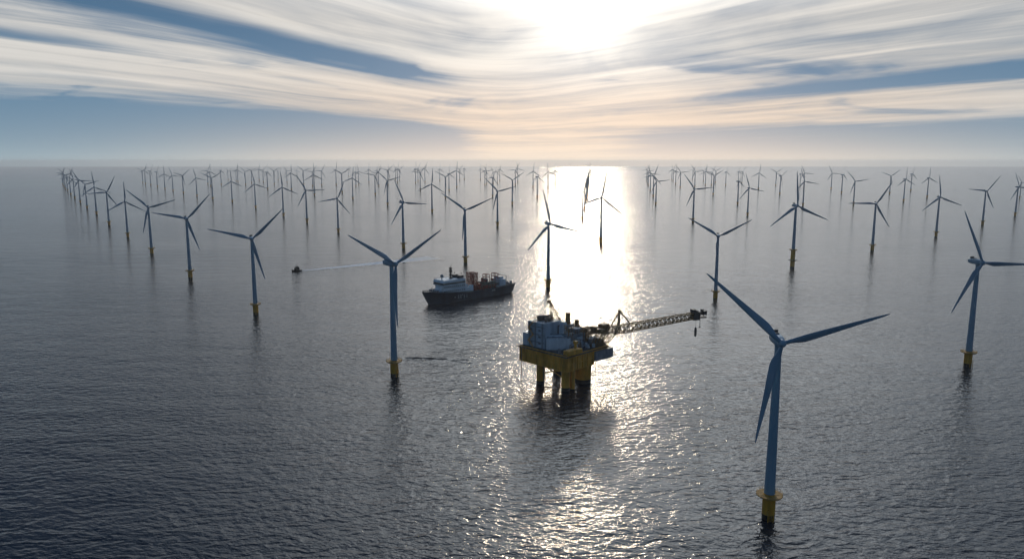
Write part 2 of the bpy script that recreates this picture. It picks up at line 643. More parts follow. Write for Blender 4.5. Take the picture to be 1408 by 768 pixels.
# x, y, size against the nearest ones, blade phase, heading, look, close enough to show fittings
TURBINES = [
    (123.7, 328.5, 1.036, -48, -3.6, 1, 'large pale blue turbine nearest the camera, on a yellow base with round walkway'),
    (-94.3, 563.9, 1.075, 61, 43.5, 1, 'pale blue turbine with its blades in a Y, standing between small boat and platform'),
    (-288.7, 803.2, 1.007, 46, 24.8, 1, 'pale blue turbine left of the small boat, with one blade hanging beside its tower'),
    (-472.8, 1056.1, 1.038, 43, 36.1, 1, 'pale blue turbine third in the left diagonal row, one blade reaching flat to the left'),
    (-666.0, 1335.4, 1.026, -46, 26.5, 1, 'blue grey turbine fourth in the left diagonal row, lowest blade close beside its tower'),
    (-866.0, 1634.0, 0.966, 0, 27.9, 1, 'blue grey turbine in the left diagonal row with one blade straight up'),
    (-1075.0, 1939.3, 1.049, 27, 34.0, 1, 'small turbine, sixth from the front in the long left diagonal row'),
    (-1328.9, 2330.0, 1.06, -6, 34.7, 0, 'small turbine, seventh from the front in the long left diagonal row'),
    (-1535.5, 2636.0, 1.046, -47, 35.2, 0, 'small turbine, eighth from the front in the long left diagonal row'),
    (-1771.1, 2996.1, 1.096, -28, 40.6, 0, 'small turbine, ninth from the front in the long left diagonal row'),
    (-1994.3, 3334.0, 1.072, -15, 40.9, 0, 'small turbine, tenth from the front in the long left diagonal row'),
    (-2241.4, 3716.3, 1.081, 20, 41.1, 0, 'tiny hazy turbine, eleventh from the front in the long left diagonal row'),
    (-2540.8, 4186.5, 1.061, 50, 41.3, 0, 'tiny hazy turbine, twelfth from the front in the long left diagonal row'),
    (-2724.4, 4468.9, 1.075, -40, 41.4, 0, 'tiny hazy turbine, thirteenth from the front in the long left diagonal row'),
    (-3004.3, 4914.7, 1.051, 10, 41.4, 0, 'tiny hazy turbine, fourteenth from the front in the long left diagonal row'),
    (-3293.4, 5373.7, 1.024, 35, 41.5, 0, 'tiny hazy turbine, fifteenth from the front in the long left diagonal row'),
    (-2924.2, 5807.3, 1.153, -62, 46.7, 0, 'tiny hazy turbine, sixteenth in the row that starts behind the blue ship'),
    (-2711.3, 5424.4, 1.221, 15, 46.6, 0, 'tiny hazy turbine, fifteenth in the row that starts behind the blue ship'),
    (-2544.8, 5164.8, 1.229, 35, 86.2, 0, 'tiny hazy turbine, fourteenth in the row that starts behind the blue ship'),
    (-2351.2, 4859.3, 1.207, 25, 85.8, 0, 'tiny hazy turbine, thirteenth in the row that starts behind the blue ship'),
    (-2095.6, 4423.0, 1.126, -2, 35.4, 0, 'tiny hazy turbine, twelfth in the row that starts behind the blue ship'),
    (-1924.1, 4156.2, 1.102, -20, 34.8, 0, 'tiny hazy turbine, eleventh in the row that starts behind the blue ship'),
    (-1740.3, 3875.4, 1.135, 48, 44.2, 0, 'tiny hazy turbine, tenth in the row that starts behind the blue ship'),
    (-1524.9, 3540.2, 1.084, -15, 33.3, 0, 'small turbine, ninth in the row that starts behind the blue ship'),
    (-1333.9, 3258.0, 1.145, 58, 27.3, 0, 'small turbine, eighth in the row that starts behind the blue ship'),
    (-2026.0, 4928.8, 1.207, 0, 42.3, 0, 'tiny hazy turbine, second from left in the far group behind the second row'),
    (-2249.6, 5424.4, 1.215, 30, 52.5, 0, 'tiny hazy turbine, first from left in the far group behind the second row'),
    (-2091.7, 5275.2, 1.255, 0, 83.6, 0, 'tiny hazy turbine, third from left in the far group behind the second row'),
    (-1161.7, 3033.2, 1.047, -3, 31.0, 0, 'small turbine, seventh in the row that starts behind the blue ship'),
    (-929.1, 2644.2, 1.059, -10, 24.4, 0, 'small turbine, sixth in the row that starts behind the blue ship'),
    (-706.9, 2253.0, 1.083, -5, 22.4, 0, 'small turbine, fifth in the row that starts behind the blue ship'),
    (-568.7, 2017.7, 1.081, -31, 25.7, 1, 'small turbine, fourth in the row that starts behind the blue ship'),
    (-414.8, 1732.9, 0.975, 22, 23.5, 1, 'blue grey turbine with one blade flat left and one raised, right of the small boat'),
    (-211.7, 1410.7, 1.085, -25, 36.5, 1, 'small turbine, second in the row that starts behind the blue ship'),
    (-78.2, 1211.5, 1.065, -54, 8.7, 1, 'grey turbine with yellow base standing directly behind the blue ship'),
    (-2645.6, 6841.0, 0.978, 90, 61.1, 0, 'tiny hazy turbine, fourth from left in the far group behind the second row'),
    (-2364.9, 6293.5, 1.14, 20, 50.6, 0, 'tiny hazy turbine, first from left in the horizon group above the small boat'),
    (-2237.0, 5988.4, 1.216, 5, 40.5, 0, 'tiny hazy turbine, second from left in the horizon group above the small boat'),
    (-1910.6, 5259.2, 1.172, -50, 30.0, 0, 'tiny hazy turbine, third from left in the horizon group above the small boat'),
    (-2033.6, 5730.3, 1.144, 60, 39.5, 0, 'tiny hazy turbine, fourth from left in the horizon group above the small boat'),
    (-2275.5, 6606.0, 1.204, 12, 39.0, 0, 'tiny hazy turbine, fifth from left in the horizon group above the small boat'),
    (-2029.8, 5988.4, 1.175, 40, 48.7, 0, 'tiny hazy turbine, sixth from left in the horizon group above the small boat'),
    (-1471.5, 4411.7, 1.25, 0, 80.4, 0, 'small turbine, seventh from left in the horizon group above the small boat'),
    (-1731.7, 5340.5, 1.202, -60, 48.0, 0, 'tiny hazy turbine, eighth from left in the horizon group above the small boat'),
    (-2104.6, 6606.0, 1.029, 52, 37.7, 0, 'tiny hazy turbine, ninth from left in the horizon group above the small boat'),
    (-1805.6, 5886.4, 1.121, -35, 37.1, 0, 'tiny hazy turbine, tenth from left in the horizon group above the small boat'),
    (-1298.5, 4312.3, 1.207, 0, 41.8, 0, 'small turbine, eleventh from left in the horizon group above the small boat'),
    (-2155.6, 7364.9, 0.985, 0, 46.3, 0, 'tiny hazy turbine, twelfth from left in the horizon group above the small boat'),
    (-1476.2, 5195.9, 1.248, -50, 25.9, 0, 'tiny hazy turbine, thirteenth from left in the horizon group above the small boat'),
    (-1348.2, 4957.1, 1.203, 35, 35.2, 0, 'tiny hazy turbine, fourteenth from left in the horizon group above the small boat'),
    (-977.8, 3622.3, 1.242, 0, 25.1, 0, 'small turbine, fifteenth from left in the horizon group above the small boat'),
    (-1328.5, 5118.8, 1.236, 30, 44.5, 0, 'tiny hazy turbine, sixteenth from left in the horizon group above the small boat'),
    (-1245.7, 5195.9, 1.302, 5, 43.5, 0, 'tiny hazy turbine, first from left in the horizon group between boat and ship'),
    (-909.4, 3919.6, 1.257, 58, 23.1, 0, 'small turbine, second from left in the horizon group between boat and ship'),
    (-1842.7, 8280.1, 1.049, 20, 42.5, 0, 'tiny hazy turbine, third from left in the horizon group between boat and ship'),
    (-710.6, 3264.2, 1.151, 6, 22.3, 0, 'small turbine, fourth from left in the horizon group between boat and ship'),
    (-1049.4, 4928.8, 1.179, 0, 42.0, 0, 'tiny hazy turbine, fifth from left in the horizon group between boat and ship'),
    (-1116.0, 5340.5, 1.159, -10, 21.8, 0, 'tiny hazy turbine, sixth from left in the horizon group between boat and ship'),
    (-1136.7, 5826.9, 1.251, 0, 46.0, 0, 'tiny hazy turbine, seventh from left in the horizon group between boat and ship'),
    (-690.0, 3692.3, 1.185, 42, 20.6, 0, 'small turbine, eighth from left in the horizon group between boat and ship'),
    (-1101.6, 5988.4, 1.175, 15, 40.4, 0, 'tiny hazy turbine, ninth from left in the horizon group between boat and ship'),
    (-906.6, 4985.7, 1.169, 18, 25.3, 0, 'tiny hazy turbine, tenth from left in the horizon group between boat and ship'),
    (-479.6, 2813.9, 1.151, -46, 14.7, 0, 'small turbine, eleventh from left in the horizon group between boat and ship'),
    (-864.1, 5103.7, 1.279, 45, 29.6, 0, 'tiny hazy turbine, twelfth from left in the horizon group between boat and ship'),
    (-1121.4, 6682.5, 1.156, -10, 39.5, 0, 'tiny hazy turbine, thirteenth from left in the horizon group between boat and ship'),
    (-906.0, 5807.3, 1.266, 10, 48.9, 0, 'tiny hazy turbine, fifteenth from left in the horizon group between boat and ship'),
    (-985.5, 6434.0, 1.202, 50, 38.7, 0, 'tiny hazy turbine, sixteenth from left in the horizon group between boat and ship'),
    (-1080.6, 6814.1, 1.178, -25, 39.0, 0, 'tiny hazy turbine, fourteenth from left in the horizon group between boat and ship'),
    (-743.3, 5655.2, 1.318, 0, 47.5, 0, "tiny hazy turbine, first from left in the horizon group above the ship's bridge"),
    (-806.2, 6293.5, 1.277, 25, 37.3, 0, "tiny hazy turbine, second from left in the horizon group above the ship's bridge"),
    (-534.5, 4269.5, 1.239, 38, 17.1, 0, "small turbine, third from left in the horizon group above the ship's bridge"),
    (-700.6, 5906.5, 1.322, 20, 26.8, 0, "tiny hazy turbine, fourth from left in the horizon group above the ship's bridge"),
    (-265.2, 2419.3, 1.136, 4, 11.3, 0, "mid sized turbine, fifth from left in the horizon group above the ship's bridge"),
    (-628.7, 6386.5, 1.208, 0, 45.6, 0, "tiny hazy turbine, sixth from left in the horizon group above the ship's bridge"),
    (-303.3, 3334.0, 1.195, 57, 15.2, 0, "small turbine, seventh from left in the horizon group above the ship's bridge"),
    (-359.0, 4176.4, 1.184, 0, 54.9, 0, "small turbine, eighth from left in the horizon group above the ship's bridge"),
    (-353.7, 4687.6, 1.327, 4, 14.3, 0, "small turbine, ninth from left in the horizon group above the ship's bridge"),
    (-471.5, 6606.0, 1.196, 40, 34.1, 0, "tiny hazy turbine, tenth from left in the horizon group above the ship's bridge"),
    (-444.8, 6841.0, 1.199, 0, 63.7, 0, "tiny hazy turbine, eleventh from left in the horizon group above the ship's bridge"),
    (-289.7, 6734.5, 1.196, 0, 42.5, 0, "tiny hazy turbine, first from left in the horizon group above the ship's stern"),
    (-191.8, 5195.9, 1.224, 12, 42.1, 0, "tiny hazy turbine, second from left in the horizon group above the ship's stern"),
    (-186.7, 5424.4, 1.19, -40, 22.0, 0, "tiny hazy turbine, third from left in the horizon group above the ship's stern"),
    (-92.4, 3489.8, 1.125, 22, 46.5, 0, "small turbine, fourth from left in the horizon group above the ship's stern"),
    (-142.8, 5600.2, 1.067, -30, 11.5, 0, "tiny hazy turbine, fifth from left in the horizon group above the ship's stern"),
    (-115.6, 5826.9, 0.996, 30, 11.1, 0, "tiny hazy turbine, sixth from left in the horizon group above the ship's stern"),
    (-106.5, 6434.0, 1.187, 10, 30.9, 0, "tiny hazy turbine, eighth from left in the horizon group above the ship's stern"),
    (1.1, 2860.9, 1.17, 57, 15.0, 0, "small turbine, ninth from left in the horizon group above the ship's stern"),
    (-38.1, 1910.9, 1.1, -45, 11.1, 1, "grey turbine above the ship's stern, one blade raised left one flat right"),
    (23.7, 5195.9, 1.29, 30, 9.7, 0, "tiny hazy turbine, tenth from left in the horizon group above the ship's stern"),
    (47.5, 5988.4, 1.312, -15, 19.5, 0, "tiny hazy turbine, eleventh from left in the horizon group above the ship's stern"),
    (136.5, 4739.2, 1.254, 3, 18.4, 0, 'small turbine, first from left in the hazy group just left of the brightest glitter'),
    (118.7, 3427.1, 1.176, 3, 48.0, 0, 'small turbine, second from left in the hazy group just left of the brightest glitter'),
    (224.3, 4563.6, 1.245, -10, 12.2, 0, 'small turbine, third from left in the hazy group just left of the brightest glitter'),
    (314.8, 5340.5, 1.202, 0, 31.6, 0, 'tiny hazy turbine, fourth from left in the hazy group just left of the brightest glitter'),
    (415.7, 5988.4, 1.175, 5, 36.0, 0, 'tiny hazy turbine, fifth from left in the hazy group just left of the brightest glitter'),
    (517.3, 6555.9, 1.172, -20, 25.5, 0, 'tiny hazy turbine, sixth from left in the hazy group just left of the brightest glitter'),
    (49.0, 971.1, 1.037, -15, 23.1, 1, 'tan lit turbine standing in the glitter just behind the yellow platform'),
    (185.0, 1509.6, 1.144, 9, 1.0, 1, 'tan lit turbine in the brightest glitter, its long shadow on the water'),
    (205.6, 2129.0, 1.037, -87, -0.5, 0, 'mid sized turbine, first from left in the close file receding into the brightest glitter'),
    (257.8, 2592.0, 1.179, -80, 2.3, 0, 'mid sized turbine, second from left in the close file receding into the brightest glitter'),
    (313.7, 3087.8, 1.183, 25, 9.2, 0, 'small turbine, third from left in the close file receding into the brightest glitter'),
    (371.0, 3607.1, 1.212, 50, 9.1, 0, 'small turbine, fourth from left in the close file receding into the brightest glitter'),
    (444.8, 4280.2, 1.238, 10, 14.1, 0, 'small turbine, fifth from left in the close file receding into the brightest glitter'),
    (518.1, 4957.1, 1.225, 40, 14.0, 0, 'tiny hazy turbine, sixth from left in the close file receding into the brightest glitter'),
    (588.9, 5600.2, 1.209, -30, 14.0, 0, 'tiny hazy turbine, seventh from left in the close file receding into the brightest glitter'),
    (1179.4, 6434.0, 1.15, 20, 9.6, 0, 'tiny hazy turbine, first from left in the tight file just right of the glitter'),
    (1046.2, 5655.2, 1.129, -40, 9.5, 0, 'tiny hazy turbine, second from left in the tight file just right of the glitter'),
    (965.8, 5195.9, 1.128, 5, 9.5, 0, 'tiny hazy turbine, third from left in the tight file just right of the glitter'),
    (788.5, 4176.4, 1.194, -25, 4.3, 0, 'small turbine, fourth from left in the tight file just right of the glitter'),
    (673.9, 3489.8, 1.221, 20, -0.9, 0, 'small turbine, fifth from left in the tight file just right of the glitter'),
    (563.4, 2860.9, 1.104, -36, -6.1, 0, 'small turbine, sixth from left in the tight file just right of the glitter'),
    (1466.5, 6734.5, 1.118, -5, 17.7, 0, 'tiny hazy turbine, first from left in the far group above the crane boom'),
    (1362.4, 6203.2, 1.174, 15, 12.6, 0, 'tiny hazy turbine, second from left in the far group above the crane boom'),
    (1210.9, 5424.4, 1.19, 0, 17.4, 0, 'tiny hazy turbine, third from left in the far group above the crane boom'),
    (1076.6, 4687.6, 1.192, -37, -2.9, 0, 'small turbine, fourth from left in the far group above the crane boom'),
    (1669.7, 6787.4, 1.065, 35, 16.2, 0, 'tiny hazy turbine, fifth from left in the far group above the crane boom'),
    (1191.8, 4778.6, 1.248, -35, -4.0, 0, 'small turbine, seventh from left in the far group above the crane boom'),
    (505.1, 2029.8, 1.113, -36, -6.0, 1, 'small dark turbine alone right of the glitter, one blade raised left'),
    (1370.0, 5195.9, 1.17, 5, 5.2, 0, 'tiny hazy turbine, ninth from left in the far group above the crane boom'),
    (1617.6, 6203.2, 1.088, 45, 5.4, 0, 'tiny hazy turbine, eighth from left in the far group above the crane boom'),
    (1412.8, 5195.9, 1.134, 30, 14.8, 0, 'tiny hazy turbine, tenth from left in the far group above the crane boom'),
    (1015.3, 3692.3, 1.181, 58, -0.4, 0, 'small turbine, eleventh from left in the far group above the crane boom'),
    (1605.1, 5787.8, 1.149, 58, -0.5, 0, 'tiny hazy turbine, twelfth from left in the far group above the crane boom'),
    (1514.4, 5195.9, 1.14, 6, 28.8, 0, 'tiny hazy turbine, thirteenth from left in the far group above the crane boom'),
    (1756.0, 5692.5, 1.078, 0, 32.9, 0, 'tiny hazy turbine, second from left in the far group above the nearest turbine'),
    (1755.5, 5600.2, 1.099, 35, 22.6, 0, 'tiny hazy turbine, third from left in the far group above the nearest turbine'),
    (884.2, 2860.9, 1.101, 0, 50.8, 0, 'small turbine, first from left in the far group above the nearest turbine'),
    (1483.8, 4411.7, 1.194, 5, 1.4, 0, 'small turbine, fifth from left in the far group above the nearest turbine'),
    (253.3, 890.7, 0.938, 61, -9.9, 1, 'blue grey turbine with its blades in a Y, base hidden by the nearest blade tip'),
    (735.4, 2274.1, 1.046, -18, 2.1, 0, 'small dark turbine near the right Y turbine, one blade raised left, one flat right'),
    (1841.5, 5118.8, 1.141, 57, -4.8, 0, 'tiny hazy turbine, sixth from left in the far group above the nearest turbine'),
    (1377.7, 3765.1, 1.143, 52, 24.9, 0, 'small turbine, seventh from left in the far group above the nearest turbine'),
    (1110.8, 2786.4, 1.127, -20, -6.7, 0, 'small turbine, ninth from left in the far group above the nearest turbine'),
    (1976.2, 5029.3, 1.017, 0, 28.5, 0, 'tiny hazy turbine, eighth from left in the far group above the nearest turbine'),
    (1817.3, 4563.6, 1.166, -25, -11.7, 0, 'small turbine, tenth from left in the far group above the nearest turbine'),
    (1946.8, 4468.9, 1.168, -27, -8.5, 0, 'small turbine, first from left in the far group at the right'),
    (1745.3, 3875.4, 1.189, 5, 40.8, 0, 'small turbine, second from left in the far group at the right'),
    (1338.1, 2860.9, 1.104, -40, -10.1, 0, 'small turbine, third from left in the far group at the right'),
    (1960.1, 3798.4, 1.135, 52, -15.3, 0, 'small turbine, fourth from left in the far group at the right'),
    (1655.1, 3087.8, 1.137, -2, 13.8, 0, 'small turbine, fifth from left in the far group at the right'),
    (2274.5, 4176.4, 1.169, 5, 31.4, 0, 'small turbine, sixth from left in the far group at the right'),
    (1945.9, 3427.1, 1.117, -2, 8.4, 0, 'small turbine, seventh from left in the far group at the right'),
    (452.5, 1162.5, 1.183, -6, 4.7, 1, 'dark turbine whose tall yellow base has a second black collar'),
    (690.4, 1385.1, 1.072, 30, -16.5, 1, 'dark blue grey turbine with one blade flat to the left, lone tower near the right'),
    (963.1, 1646.8, 1.068, -9, -6.3, 1, 'dark blue grey turbine with one blade up and short nacelle showing, second row at right'),
    (1262.7, 1950.5, 1.086, 36, -2.9, 1, 'blue grey turbine at the right with long nacelle seen from the side, blade raised right'),
    (1571.3, 2274.1, 1.082, -25, 5.4, 0, 'blue grey turbine at the right edge overlapping another one behind it'),
    (2357.0, 3393.3, 0.867, 85, 0.2, 0, 'turbine half hidden behind another one at the right edge'),
    (383.7, 593.3, 1.04, -28, 7.1, 1, 'large blue turbine at the right edge, one blade reaching flat out of frame'),
]
for (x, y, s, ph, psi, near, lab) in TURBINES:
    turbine(x, y, s, ph, psi, lab, near, 'second black collar' in lab)

# ------------------------------------------------------------------ yellow offshore platform
M_DECK_Y = paint('platform_yellow', (0.74, 0.37, 0.04), 0.5, var=0.18, scale=0.25)
M_CLAD = paint('blue_grey_cladding', (0.46, 0.57, 0.66), 0.5, var=0.10, scale=0.2)
M_PALE = paint('pale_cladding', (0.64, 0.73, 0.80), 0.45, var=0.08, scale=0.25)
M_GREY = paint('grey_module_paint', (0.25, 0.29, 0.33), 0.55, var=0.2, scale=0.3)
M_PIPE = paint('pipe_steel', (0.20, 0.17, 0.14), 0.45, 0.3, var=0.25, scale=0.5)
M_BROWN = paint('brown_steel', (0.30, 0.18, 0.065), 0.6, var=0.25, scale=0.5)
M_TANK = paint('aluminium_roof', (0.70, 0.72, 0.74), 0.25, 0.6, var=0.06)
M_DECKF = paint('deck_plate', (0.10, 0.10, 0.10), 0.75, var=0.25, scale=0.3, streak=False)


def build_platform():
    p = thing('offshore_platform', 'yellow legged offshore platform with blue grey modules and a long crane boom, in the glitter', 'platform', (40, 521, 0), math.atan2(.70, .715))
    # local x runs away to the right along one face, local y away to the left along the other
    W, L = 50.0, 49.0
    d = MB()
    d.box(0, W, 0, L, 25.6, 28.0, .15)
    for a, b, c_, e in ((0, W - 17, .15, 2.2), (0, W, L - 2.2, L - .15)):
        d.box(a + .3, b, c_, e, 16.0, 25.55)
    d.box(.15, 2.2, 2.25, L - 2.25, 16.0, 25.55)
    d.box(W - 19, W - 17.05, 2.25, L - 2.25, 17.0, 25.55)
    for i in range(1, 8):
        d.box(2.25, W - 19.1, i * 6.1, i * 6.1 + .7, 19.0, 25.55)
    # stiffener ribs on the outer faces
    for i in range(9):
        y = .6 + i * 5.9
        d.box(-.45, .146, y, y + .45, 15.8, 25.58)
    for i in range(6):
        x = 1.0 + i * 5.9
        d.box(x, x + .45, -.45, .146, 15.8, 25.58)
    for z in (15.6, 20.6):
        d.box(-.3, .143, .2, L - .2, z, z + .4)
        d.box(.2, W - 17.2, -.3, .143, z, z + .4)
    deck = d.build('deck', M_DECK_Y, p)
    f = MB().box(.6, W - .6, .6, L - .6, 28.02, 28.2)
    f.box(-1.6, -.02, -1.6, L + 1.5, 27.0, 27.3)
    f.box(-.02, W, -1.6, -.02, 27.0, 27.3)
    f.build('walkway', M_DECKF, deck)
    r = MB().rail([(-1.5, L + 1.4, 27.3), (-1.5, -1.5, 27.3), (W - .2, -1.5, 27.3)], 1.3, 2.5, .13)
    r.rail([(W - .3, .5, 28.2), (W - .3, L - .3, 28.2), (.3, L - .3, 28.2)], 1.3, 2.5, .13)
    r.build('railing', M_DECK_Y, deck)
    # legs
    for (x, y, rad, zb) in ((5.2, 4.8, 3.3, 2.5), (4.6, 30.0, 3.2, 2.5), (31.0, 9.5, 6.3, 3.0), (33, 38, 3.2, 2.5)):
        lg = MB().lathe([(rad, zb), (rad, 15.0), (rad + .5, 15.6), (rad + .5, 25.5)], 32, c=(x, y)).build('leg', M_DECK_Y, p, 40)
        MB().lathe([(rad - .02, -3), (rad - .02, zb - .4), (rad + .03, zb), (rad - .5, zb + .06)], 32, c=(x, y)).build('splash_zone', M_WET, lg, 40)
    x, y = 10.8, 2.9
    lg = MB().lathe([(1.9, .5), (1.9, 25.5)], 24).build('riser_casing', M_DECK_Y, p, 40)
    MB().lathe([(1.88, -3), (1.88, .3), (1.93, .5), (1.6, .55)], 24).build('splash_zone', M_WET, lg, 40)
    lg.location = (x, y, 0)
    # braces between the legs under the deck
    b = MB()
    for a, c_ in (((5.2, 8, 9), (4.6, 26.8, 15)), ((5.2, 8, 15), (4.6, 26.8, 9)), ((31, 15, 14), (33, 35, 14))):
        b.bar(a, c_, .9, 10)
    b.build('leg_brace', M_DECK_Y, p)
    for x, y, zt in ((-1.0, 45.5, 27), (-.8, 22.0, 16), (33.5, -.8, 17.5), (1.2, 14.0, 16)):
        MB().bar((x, y, -3), (x, y, zt), .55, 10).build('riser_pipe', M_PIPE, p)
    # ---- modules on deck
    m = MB().box(3.5, 23, 25, 43, 28.2, 48.0, .15)
    for i in range(11):
        m.box(3.36, 3.496, 26 + i * 1.6, 26.25 + i * 1.6, 28.6, 47.6)
    for i in range(11):
        m.box(4.4 + i * 1.7, 4.65 + i * 1.7, 24.86, 24.996, 28.6, 47.6)
    hall = m.build('transformer_hall', M_CLAD, p)
    MB().rail([(3.8, 25.4, 48), (3.8, 42.6, 48), (22.6, 42.6, 48), (22.6, 25.4, 48)], 1.2, 2.2, .12, True).build('roof_railing', M_BROWN, hall)
    v = MB()
    for z in (31, 36, 41):
        for y in (29, 38):
            v.box(3.30, 3.355, y, y + 2.6, z, z + 1.6)
    v.build('louvre', M_GREY, hall)
    m = MB().box(3.0, 15, 43.2, 48, 28.2, 38.0, .12)
    m.rail([(3.2, 47.8, 38), (3.2, 43.4, 38)], 1.2, 1.5, .1)
    m.build('annex', M_CLAD, p)
    # pale cabin with sloping roof, set across the corner
    cab = MB()
    secs = []
    for x in (0, 18.5):
        secs.append([(x, 0, 28.2), (x, 8.5, 28.2), (x, 8.5, 39.0), (x, 0, 36.4)])
    cab.loft(secs)
    o = cab.build('cabin', M_PALE, p)
    o.matrix_local = Matrix.Translation((3.0, 22.8, 0)) @ Matrix.Rotation(R(-43), 4, 'Z')
    MB().rail([(.3, .2, 36.5), (18.2, .2, 36.5)], 1.1, 2.2, .12).build('roof_railing', M_BROWN, o)
    MB().box(.4, 18.1, 2.0, 2.5, 37.1, 38.0).box(.4, 18.1, 6.0, 6.5, 38.4, 39.2).build('cable_tray', M_GREY, o)
    # stairs, cable trays and small gear along the faces seen from the sea
    ct = MB()
    for z in (32.5, 38.5, 44.5):
        ct.box(2.7, 3.34, 25.2, 42.8, z, z + .35)
    for y in (27.2, 34.5, 40.8):
        ct.box(2.8, 3.33, y, y + .4, 28.3, 47.8)
    ct.build('cable_tray', M_GREY, hall)
    st = MB()
    for k, (za, zb) in enumerate(((28.2, 33), (33, 38), (38, 43), (43, 48))):
        ya, yb = (36.0, 41.0) if k % 2 == 0 else (41.0, 36.0)
        for x in (1.6, 2.5):
            st.bar((x, ya, za), (x, yb, zb), .3)
            st.bar((x, ya, za + 1.1), (x, yb, zb + 1.1), .14)
        for i in range(12):
            f = i / 11
            st.bar((1.6, ya + (yb - ya) * f, za + (zb - za) * f), (2.5, ya + (yb - ya) * f, za + (zb - za) * f), .16)
        st.box(1.4, 2.65, yb - .8, yb + .8, zb - .15, zb)
    st.build('stairway', M_DECK_Y, hall)
    # small white tower, central process block
    MB().box(17, 21.5, 18.5, 22.5, 28.2, 47.0, .1).box(17.6, 20.9, 19, 22, 47, 48.2).build('stair_tower', M_PALE, p)
    c = MB().box(16, 36, 12, 24.6, 28.2, 38.5, .12)
    c.box(24, 38, 25, 44, 28.2, 43.0, .12)
    c.box(27, 33, 14, 22, 38.55, 42, .1)
    blk = c.build('process_block', M_GREY, p)
    MB().rail([(16.3, 12.3, 38.5), (35.7, 12.3, 38.5), (35.7, 24.3, 38.5)], 1.2, 2, .12).rail([(24.3, 43.7, 43), (24.3, 25.3, 43), (37.7, 25.3, 43)], 1.2, 2, .12).build('block_railing', M_BROWN, blk)
    MB().box(18, 23, 11.85, 11.99, 30, 34).box(26, 34, 11.85, 11.99, 30.5, 36).build('panel', M_CLAD, blk)
    # brown tanks and pipework on the hall roof
    for (x, y, r_, l) in ((8, 36, 1.9, 6), (12.5, 35, 1.6, 7), (9, 30, 1.3, 6)):
        q = Matrix.Translation((x, y, 48.2 + r_ + .3)) @ Matrix.Rotation(R(90), 4, 'Y')
        MB().lathe([(.3, -.4), (r_ * .8, -.2), (r_, .3), (r_, l - .3), (r_ * .8, l + .2), (.3, l + .4)], 20, mat=q).box(x + .6, x + 1.2, y - r_ * .8, y + r_ * .8, 48.0, 48.2 + r_).box(x + l - 1.2, x + l - .6, y - r_ * .8, y + r_ * .8, 48.0, 48.2 + r_).build('roof_tank', M_PIPE, p, 40)
    rnd = random.Random(3)
    for i in range(24):
        x, y = rnd.uniform(6, 21), rnd.uniform(27, 41)
        h = rnd.uniform(1, 4.5)
        l = rnd.choice((-1, 1)) * rnd.uniform(1.5, 5)
        MB().bar((x, y, 48), (x, y, 48 + h), .35, 6).bar((x, y, 48 + h - .1), (x + l, y, 48 + h - .1), .35, 6).bar((x + l, y, 48), (x + l, y, 48 + h), .3, 6).build('roof_pipe', M_BROWN, p)
    for i in range(60):
        x, y = rnd.uniform(15, 45), rnd.uniform(3, 23)
        z = 28.2 if (x < 15 or y < 11 or x > 36.5) else 38.5
        h = rnd.uniform(1.5, 7.5)
        d_ = rnd.choice((.3, .45, .7))
        e = Vector((rnd.uniform(-6, 6), 0, 0)) if rnd.random() < .5 else Vector((0, rnd.uniform(-3, 4), 0))
        o = Vector((x, y, z))
        MB().bar(o, o + Vector((0, 0, h)), d_, 6).bar(o + Vector((0, 0, h - .1)), o + Vector((0, 0, h - .1)) + e, d_, 6).build('deck_pipe', rnd.choice((M_PIPE, M_BROWN)), p)
    for (x, y, r_, z0, z1) in ((33.5, 28, 2.0, 43, 52), (39.5, 24.5, 1.3, 28.2, 46), (42, 25, 1.1, 28.2, 45), (36.8, 30, .9, 43, 48)):
        MB().lathe([(r_, z0), (r_, z1 - 1), (r_ + .25, z1 - .9), (r_ + .25, z1), (r_ - .3, z1 + .1)], 20, c=(x, y)).build('exhaust_stack', M_BROWN, p, 40)
    for i in range(46):
        x, y = rnd.uniform(2, 47), rnd.uniform(2.5, 23)
        if x < 18 and y > 10:
            continue
        a, b_, h = rnd.uniform(.8, 2.6), rnd.uniform(.8, 2.6), rnd.uniform(1, 4.2)
        z = 28.2 if (x < 14.5 or y < 9.8 or x > 36.5) else 38.52
        MB().box(x, x + a, y, y + b_, z, z + h, .06).build('equipment_unit', rnd.choice((M_GREY, M_GREY, M_BROWN, M_CLAD, M_PALE)), p)
    # pale conical tank roof near the right end
    tk = MB().lathe([(4.4, 28.2), (4.4, 33.0), (4.6, 33.05), (4.6, 33.3)], 32, c=(41, 8.5)).build('storage_tank', M_GREY, p, 40)
    MB().lathe([(4.75, 33.32), (4.75, 33.5), (2.5, 34.5), (.4, 35.2)], 32, c=(41, 8.5)).build('tank_roof', M_TANK, tk, 30)
    # yellow bulwark block at the near corner with a small knuckle crane
    MB().box(1.5, 17, -1.4, 4.2, 28.22, 31.4, .15).box(2.5, 15, -.4, 3.4, 31.42, 31.7).build('bulwark', M_DECK_Y, p)
    k = MB().lathe([(1.2, 31.6), (1.0, 35)], 16, c=(13, 2.2)).box(11.6, 14.4, .9, 3.5, 35, 37.2, .1).build('deck_crane', M_DECK_Y, p, 40)
    MB().bar((12.9, 2.2, 36.5), (9.3, 9.5, 47.0), .3).bar((12.0, 3.0, 36.5), (9.2, 9.6, 46.8), .3).bar((13.4, 2.2, 37.2), (9.8, 9, 46.9), .2).build('boom', M_BROWN, k)
    # lattice A-frame crane on the hall roof, leaning left
    k = MB()
    pk = (20.5, 36.5, 62.0)
    for q in ((22, 26.5, 48), (18.0, 30.5, 48)):
        k.truss(q, pk, 1.5, 1.0, 8, .22)
    k.bar(pk, (29, 26, 44), .35).bar(pk, (31, 29, 44), .35)
    k.box(19.4, 21.4, 35.4, 37.6, 60.5, 62.8, .15)
    k.build('derrick', M_BROWN, p)
